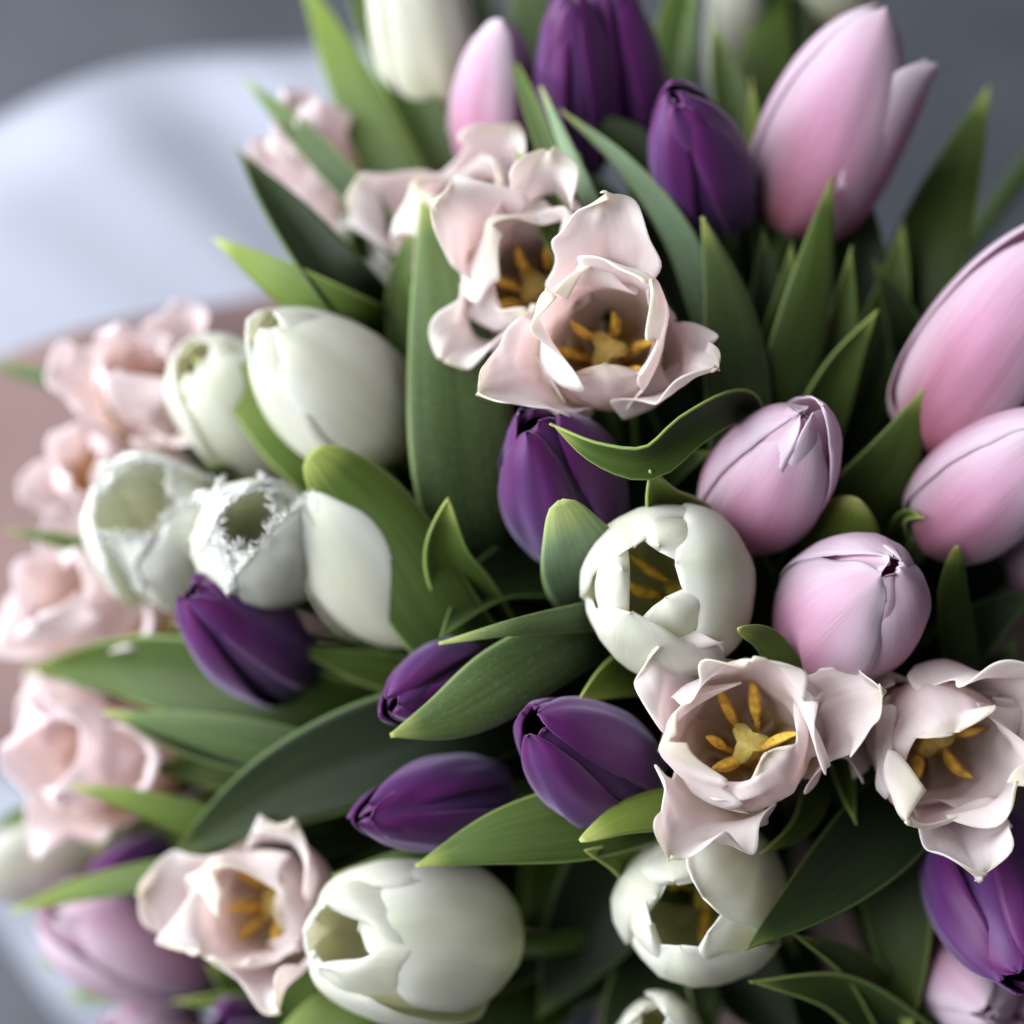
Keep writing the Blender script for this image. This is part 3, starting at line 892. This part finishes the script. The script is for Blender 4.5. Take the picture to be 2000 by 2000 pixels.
# ---------------------------------------------------------------- leaves (tip to base)
LV = [
    # upper side
    dict(pts=[(588, -50), (680, 150), (800, 390)], width=105, roll=(25, 10), mat='leaf_lime', dz=-.004, cup=-.15, owner='W10'),
    dict(pts=[(662, -110), (752, 90), (872, 330)], width=90, roll=(-10, -10), mat='leaf', dz=-.002, cup=.1, owner='W10'),
    dict(pts=[(475, 150), (590, 262), (700, 380)], sink=0.015, width=62, roll=(35, 10), mat='leaf_blue', dz=-0.014, cup=.1, owner='P12'),
    dict(pts=[(690, 300), (690, 400), (700, 460)], width=40, mat='leaf', dz=.012, owner='P12'),
    dict(pts=[(462, 290, 0), (565, 430, 0), (660, 555, .008), (760, 675, .05)], sink=0, width=135, roll=(-30, -25), mat='leaf_dark', dz=-0.018, cup=.18, owner='W4'),
    dict(pts=[(420, 465, 0), (560, 558, 0), (660, 615, .012), (760, 670, .05)], sink=0, width=120, roll=(28, 20), mat='leaf_lime', dz=-0.02, cup=-.2, owner='W4'),
    dict(pts=[(825, 372), (880, 650), (930, 1010)], width=215, roll=(-8, -14), mat='leaf_blue', dz=-.012, cup=-.25, owner='W4'),
    dict(pts=[(812, 420), (785, 560), (830, 760)], width=85, roll=(40, 20), mat='leaf', dz=-.006, cup=.2, owner='W4'),
    dict(pts=[(378, 702), (480, 760), (620, 890)], width=150, roll=(5, 0), mat='leaf_lime', dz=-0.012, cup=-.1, owner='W6'),
    dict(pts=[(608, 882), (700, 985), (870, 1235)], width=180, roll=(10, 15), mat='leaf', dz=-.022, cup=-0.35, blunt=1, owner='W5'),
    dict(pts=[(876, 970), (875, 1080), (935, 1200)], blunt=0.35, width=120, roll=(10, 0), mat='leaf', dz=-0.01, cup=0.3, owner='U6'),
    dict(pts=[(856, 1252), (960, 1150), (1160, 1110)], sink=.06, width=170, roll=(-25, -30), mat='leaf_dark', dz=-.004, cup=.25, owner='W1'),
    dict(pts=[(858, 1256, 0), (1000, 1226, 0), (1110, 1210, .012), (1230, 1200, .05)], width=64, roll=(10, 20), sink=.005, mat='leaf_blue', dz=-.016, cup=-.3, owner='W1'),
    dict(pts=[(1095, 976, -.022), (1120, 1045, -.016), (1150, 1110, .006), (1190, 1170, .05)], sink=0, width=200, roll=(5, 5), mat='leaf_pale', dz=0, cup=-.3, blunt=.9, owner='W1'),
    dict(pts=[(1268, 916), (1290, 985), (1420, 1090)], sink=0.045, width=125, roll=(-25, -10), mat='leaf_lime', dz=-0.022, cup=.25, owner='W1', blunt=.4),
    dict(sink=0.006, pts=[(1075, 826), (1170, 880), (1260, 895), (1335, 838)], width=88, roll=(30, 35), mat='leaf', dz=-0.026, cup=.3, owner='U4'),
    dict(pts=[(1395, 880), (1330, 905), (1260, 950)], width=80, mat='leaf_dark', dz=.01, owner='U4'),
    dict(pts=[(1098, 214), (1225, 325), (1330, 470), (1390, 640)], width=66, roll=(30, 15), mat='leaf_pale', dz=-.014, cup=-.2, owner='U3'),  # lit edge of a folded leaf, its light put into the paler colour
    dict(pts=[(1100, 210), (1230, 290), (1300, 420), (1310, 640)], width=170, roll=(-25, -20), mat='leaf_dark', dz=.004, cup=.2, owner='U3'),  # dark inner side of the same fold, shade put into the colour
    dict(sink=0.01, pts=[(1058, 170), (1112, 300), (1170, 430)], width=34, roll=(20, 20), mat='leaf_pale', dz=-0.022, cup=-.2, owner='U1'),
    dict(sink=0.01, pts=[(985, 75), (1035, 195), (1085, 330)], width=42, roll=(20, 20), mat='leaf', dz=-0.02, cup=.2, owner='U2'),
    dict(sink=0.01, pts=[(1005, 290), (1055, 370), (1110, 480)], width=74, roll=(15, 15), mat='leaf', dz=-0.016, cup=.2, owner='U2'),
    dict(sink=0.02, pts=[(1130, 300), (1118, 400), (1125, 500)], width=118, roll=(5, 5), mat='leaf_blue', dz=-0.012, cup=-.25, owner='U1'),
    dict(pts=[(1390, 38), (1412, 140), (1445, 290)], width=84, roll=(-15, -15), mat='leaf_blue', dz=.006, cup=.2, owner='U3'),
    dict(pts=[(1468, 152), (1475, 240), (1495, 420)], width=50, roll=(15, 15), mat='leaf_lime', dz=.002, cup=.2, owner='U3'),
    dict(pts=[(1370, 424), (1415, 570), (1445, 830)], width=130, roll=(-12, -15), mat='leaf_blue', dz=-.010, cup=-.2, owner='P2'),
    dict(pts=[(1622, 347), (1590, 530), (1530, 780)], width=108, roll=(-15, -15), mat='leaf', dz=-.008, cup=-.2, owner='P1'),
    dict(pts=[(1932, 170), (1855, 370), (1760, 640)], width=150, roll=(18, 12), mat='leaf', dz=.008, cup=-.15, owner='S1'),
    dict(pts=[(1714, 604), (1650, 700), (1570, 880)], width=110, roll=(-25, -25), mat='leaf', dz=.004, cup=.2, owner='P2'),
    dict(pts=[(1808, 755), (1745, 895), (1630, 1060)], width=155, roll=(-20, -25), mat='leaf', dz=-.004, cup=-.2, owner='P4'),
    dict(pts=[(1672, 970), (1650, 1030), (1620, 1120)], width=165, roll=(5, 5), mat='leaf_lime', dz=-0.002, cup=-.3, owner='P3', blunt=.6),
    dict(pts=[(1806, 1012), (1775, 1010), (1760, 1060)], width=50, roll=(20, 30), mat='leaf', dz=-.004, cup=.4, owner='P4'),
    dict(pts=[(1868, 1064), (1862, 1150), (1880, 1320)], width=64, roll=(-10, -20), mat='leaf', dz=-.006, cup=-.3, owner='P4', blunt=.6),
    dict(pts=[(2040, 1150), (1950, 1200), (1850, 1290)], width=110, roll=(10, 10), mat='leaf_dark', dz=.01, owner='P8'),
    dict(pts=[(1440, 1226), (1490, 1245), (1545, 1330)], sink=0.02, width=70, roll=(25, 30), mat='leaf', dz=-0.022, cup=-.35, owner='P3', blunt=.5),
    dict(pts=[(1122, 1376), (1190, 1330), (1300, 1290)], sink=.05, width=118, roll=(10, 0), mat='leaf_lime', dz=-.008, cup=.1, owner='W1'),
    dict(pts=[(1133, 1645), (1215, 1600), (1350, 1570)], sink=0.02, width=90, roll=(-30, -20), mat='leaf_lime', dz=-0.022, cup=-.3, owner='W3', blunt=.5),
    dict(pts=[(1140, 1660), (1200, 1670), (1290, 1720)], width=80, roll=(15, 15), mat='leaf_lime', dz=-0.014, cup=.3, owner='W3', blunt=.3),
    dict(pts=[(1484, 1668), (1560, 1615), (1605, 1500)], width=64, roll=(20, 20), mat='leaf', dz=-.004, cup=.1, owner='C4'),
    dict(pts=[(1672, 1612), (1655, 1550), (1625, 1420)], width=56, roll=(10, 10), mat='leaf', dz=.002, cup=.3, owner='C4'),
    dict(pts=[(1455, 1856), (1590, 1750), (1770, 1570)], sink=0.04, width=175, roll=(-5, -10), mat='leaf_dark', dz=-0.026, cup=.05, owner='C5'),
    dict(pts=[(1775, 2030), (1765, 1870), (1740, 1640)], width=150, roll=(-15, -15), mat='leaf', dz=.0, cup=.05, owner='C5'),
    dict(pts=[(1462, 1916), (1620, 1925), (1800, 2040)], width=130, roll=(25, 20), mat='leaf', dz=-0.014, cup=.35, owner='P6'),
    dict(pts=[(1545, 1822), (1660, 1890), (1790, 2060)], width=120, roll=(-25, -25), mat='leaf', dz=-0.008, cup=.25, owner='P6'),
    dict(pts=[(1395, 2040), (1375, 1985), (1365, 1920)], width=70, roll=(30, 30), mat='leaf_blue', dz=.004, owner='W13'),
    # left side
    dict(pts=[(44, 1310), (250, 1300), (620, 1390)], width=180, roll=(15, 15), mat='leaf', dz=.0, cup=.12, owner='U8'),
    dict(pts=[(205, 1390), (360, 1420), (620, 1480)], width=92, roll=(20, 20), mat='leaf_blue', dz=-.012, cup=-.25, owner='U8'),
    dict(pts=[(205, 1392), (360, 1455), (620, 1500)], width=70, roll=(-30, -20), mat='leaf_dark', dz=-.008, cup=.2, owner='U8'),
    dict(pts=[(328, 1682), (510, 1560), (860, 1420)], width=205, roll=(8, 12), mat='leaf_dark', dz=-.010, cup=0.05, owner='U7'),
    dict(pts=[(138, 1534), (265, 1565), (440, 1620)], width=62, roll=(15, 15), mat='leaf_lime', dz=-0.022, cup=-.2, owner='C6'),
    dict(pts=[(24, 1780), (150, 1740), (340, 1700)], width=52, roll=(-10, -10), mat='leaf_lime', dz=-0.03, cup=-.2, owner='C6'),
    dict(pts=[(762, 1436), (870, 1400), (1020, 1310)], sink=0.02, width=140, roll=(10, 10), mat='leaf_blue', dz=-0.024, cup=-.3, owner='U6'),
    dict(pts=[(812, 1692), (960, 1640), (1210, 1590)], sink=0.02, width=150, roll=(-10, -10), mat='leaf', dz=-0.022, cup=-.15, owner='U7'),
    dict(pts=[(648, 1712), (760, 1690), (880, 1670)], width=56, roll=(-10, -10), mat='leaf_blue', dz=-.004, cup=-.2, owner='U7'),
    dict(pts=[(530, 2060), (680, 1985), (900, 2010)], width=130, roll=(0, 0), mat='leaf_lime', dz=-.020, cup=-.2, owner='W2', blunt=.8),
    dict(pts=[(668, 1850), (590, 1920), (500, 2060)], width=120, roll=(10, 10), mat='leaf', dz=.006, cup=-.1, owner='W2'),
    dict(pts=[(-60, 700), (120, 750), (330, 845)], width=50, roll=(30, 30), mat='leaf_blue', dz=-0.0, cup=-.3, owner='C7'),
    dict(pts=[(115, 680), (180, 735), (280, 800)], width=50, roll=(0, 0), mat='leaf_blue', dz=.03, owner='C7'),
    dict(pts=[(8, 1036), (100, 1050), (230, 1085)], width=38, roll=(20, 20), mat='leaf', dz=-0.015, owner='G1'),
    dict(pts=[(398, 908), (425, 915), (470, 925)], width=34, roll=(0, 0), mat='leaf_lime', dz=.0, owner='G1'),
    dict(pts=[(70, 1875), (200, 1890), (350, 1930)], width=80, roll=(0, 0), mat='leaf_blue', dz=.05, owner='P10'),
    dict(pts=[(125, 1952), (250, 1930), (430, 1930)], width=90, roll=(0, 0), mat='leaf_blue', dz=.04, owner='P10'),
    dict(pts=[(334, 1956), (420, 1955), (540, 1960)], width=44, roll=(15, 15), mat='leaf_lime', dz=.0, owner='C6'),
    dict(pts=[(400, 1880), (480, 1930), (560, 1930)], width=90, roll=(15, 15), mat='leaf', dz=.012, owner='C6'),
    dict(pts=[(-30, 1625), (40, 1595), (150, 1570)], width=50, roll=(0, 0), mat='leaf', dz=.02, owner='W14'),
    dict(pts=[(170, 1660), (260, 1640), (380, 1600)], width=80, roll=(0, 0), mat='leaf_lime', dz=.02, owner='W14'),
    # top middle
    dict(pts=[(1000, -70), (1045, 60), (1085, 200)], width=120, roll=(0, 0), mat='leaf_blue', dz=.02, cup=-.2, owner='U2'),
    dict(pts=[(1335, -80), (1312, 90), (1300, 290)], width=100, roll=(0, 0), mat='leaf', dz=.014, cup=-.2, owner='U1'),
    dict(pts=[(1360, -40), (1345, 100), (1340, 240)], width=44, roll=(20, 20), mat='leaf_blue', dz=.010, cup=-.2, owner='U1'),
    dict(pts=[(1520, -80), (1500, 110), (1470, 320)], width=120, roll=(0, 0), mat='leaf', dz=.024, cup=-.2, owner='W11'),
    dict(pts=[(1560, -60), (1545, 140), (1500, 360)], width=110, roll=(20, 0), mat='leaf_dark', dz=.03, cup=.1, owner='W11'),
    dict(pts=[(930, -60), (960, 80), (1000, 200)], width=90, roll=(0, 0), mat='leaf_dark', dz=.03, owner='P9'),
    # darker leaves between, partly added to keep the gaps dark
    dict(pts=[(1548, 470), (1535, 600), (1500, 780)], width=85, roll=(15, 10), mat='leaf', dz=.008, owner='P1'),
    dict(pts=[(1765, 430), (1745, 570), (1690, 770)], width=105, roll=(10, 10), mat='leaf', dz=.016, owner='P5'),
    dict(pts=[(1662, 480), (1645, 620), (1600, 800)], width=80, roll=(-15, -10), mat='leaf', dz=.004, owner='P1'),
    dict(pts=[(1240, 560), (1275, 680), (1330, 830)], width=95, roll=(10, 10), mat='leaf_dark', dz=.012, owner='C1'),
    dict(pts=[(700, 1150), (800, 1200), (940, 1260)], width=90, roll=(15, 10), mat='leaf', dz=.006, owner='U6'),
    dict(pts=[(1570, 2050), (1500, 1970), (1430, 1870)], width=150, mat='leaf_dark', dz=.02, owner='W13'),  # added dark filler standing in for the shade of the gap
    dict(pts=[(1170, 2060), (1225, 1970), (1290, 1870)], width=140, mat='leaf_dark', dz=.02, owner='W13'),  # second added filler, dark for the same shaded gap
    dict(pts=[(1985, 1250), (1930, 1330), (1850, 1400)], width=130, mat='leaf_dark', dz=.02, owner='P8'),
    dict(pts=[(930, 330), (1000, 400), (1060, 520)], width=60, mat='leaf', dz=.004, owner='P9'),
    dict(pts=[(1700, 380), (1690, 550), (1640, 760)], width=130, roll=(0, 0), mat='leaf_dark', dz=.02, owner='P1'),
    dict(pts=[(1705, 505), (1760, 620), (1800, 760)], width=90, roll=(0, 0), mat='leaf_dark', dz=.012, owner='P5'),
    dict(pts=[(1490, 440), (1500, 600), (1490, 820)], width=110, roll=(0, 0), mat='leaf_dark', dz=.015, owner='P1'),
    dict(pts=[(1290, 560), (1300, 700), (1310, 860)], width=150, roll=(0, 0), mat='leaf_dark', dz=.02, owner='C1'),
    dict(pts=[(1020, 300), (1180, 420), (1250, 600)], width=130, roll=(0, 0), mat='leaf_dark', dz=.02, owner='U1'),
    dict(pts=[(640, 1240), (800, 1240), (1000, 1260)], width=140, roll=(0, 0), mat='leaf_dark', dz=.02, owner='U6'),
    dict(pts=[(560, 1260), (700, 1300), (900, 1340)], width=90, roll=(0, 0), mat='leaf', dz=.012, owner='U8'),
    dict(pts=[(1000, 1290), (1090, 1260), (1250, 1220)], width=90, roll=(0, 0), mat='leaf_dark', dz=.01, owner='W1'),
    dict(pts=[(1050, 1990), (1130, 1850), (1250, 1650)], width=220, roll=(0, 0), mat='leaf_dark', dz=.03, owner='W3'),
    dict(pts=[(880, 2060), (1050, 1930), (1230, 1800)], width=180, roll=(0, 0), mat='leaf_dark', dz=.035, owner='W2'),
    dict(pts=[(960, 420), (900, 560), (960, 760)], width=90, roll=(0, 0), mat='leaf_dark', dz=.03, owner='C3'),
    dict(pts=[(900, 760), (900, 860), (950, 1000)], width=160, roll=(0, 0), mat='leaf_dark', dz=.02, owner='U4'),
    dict(pts=[(1000, 655), (1030, 690), (1080, 740)], width=60, roll=(0, 0), mat='leaf_lime', dz=.0, owner='C2'),
    dict(pts=[(320, 1220), (420, 1240), (560, 1290)], width=60, roll=(0, 0), mat='leaf', dz=.012, owner='C8'),
    dict(pts=[(280, 1500), (420, 1500), (600, 1500)], width=110, roll=(0, 0), mat='leaf', dz=.02, owner='C9'),
]
for l_ in LV:
    leaf(**l_)
# filler leaves added deep in the bouquet so the gaps stay dark
gf = np.random.default_rng(11)
for i in range(125):
    a = gf.uniform(0, 6.283)
    rr = 1250 * math.sqrt(gf.uniform(.01, 1))
    px, py = 1330 + rr * math.cos(a), 1300 - rr * math.sin(a)
    if not (150 < px < 2100 and 200 < py < 2150):
        continue
    if px > 1650 and py < 620:
        continue
    if px < 520 and (py < 1150):
        continue
    dx, dy = px - 1330, py - 1300
    n = math.hypot(dx, dy) + 60
    ln = gf.uniform(200, 300)
    tx, ty = px + dx / n * ln * .5, py + dy / n * ln * .5
    bx, by = px - dx / n * ln * .6, py - dy / n * ln * .6
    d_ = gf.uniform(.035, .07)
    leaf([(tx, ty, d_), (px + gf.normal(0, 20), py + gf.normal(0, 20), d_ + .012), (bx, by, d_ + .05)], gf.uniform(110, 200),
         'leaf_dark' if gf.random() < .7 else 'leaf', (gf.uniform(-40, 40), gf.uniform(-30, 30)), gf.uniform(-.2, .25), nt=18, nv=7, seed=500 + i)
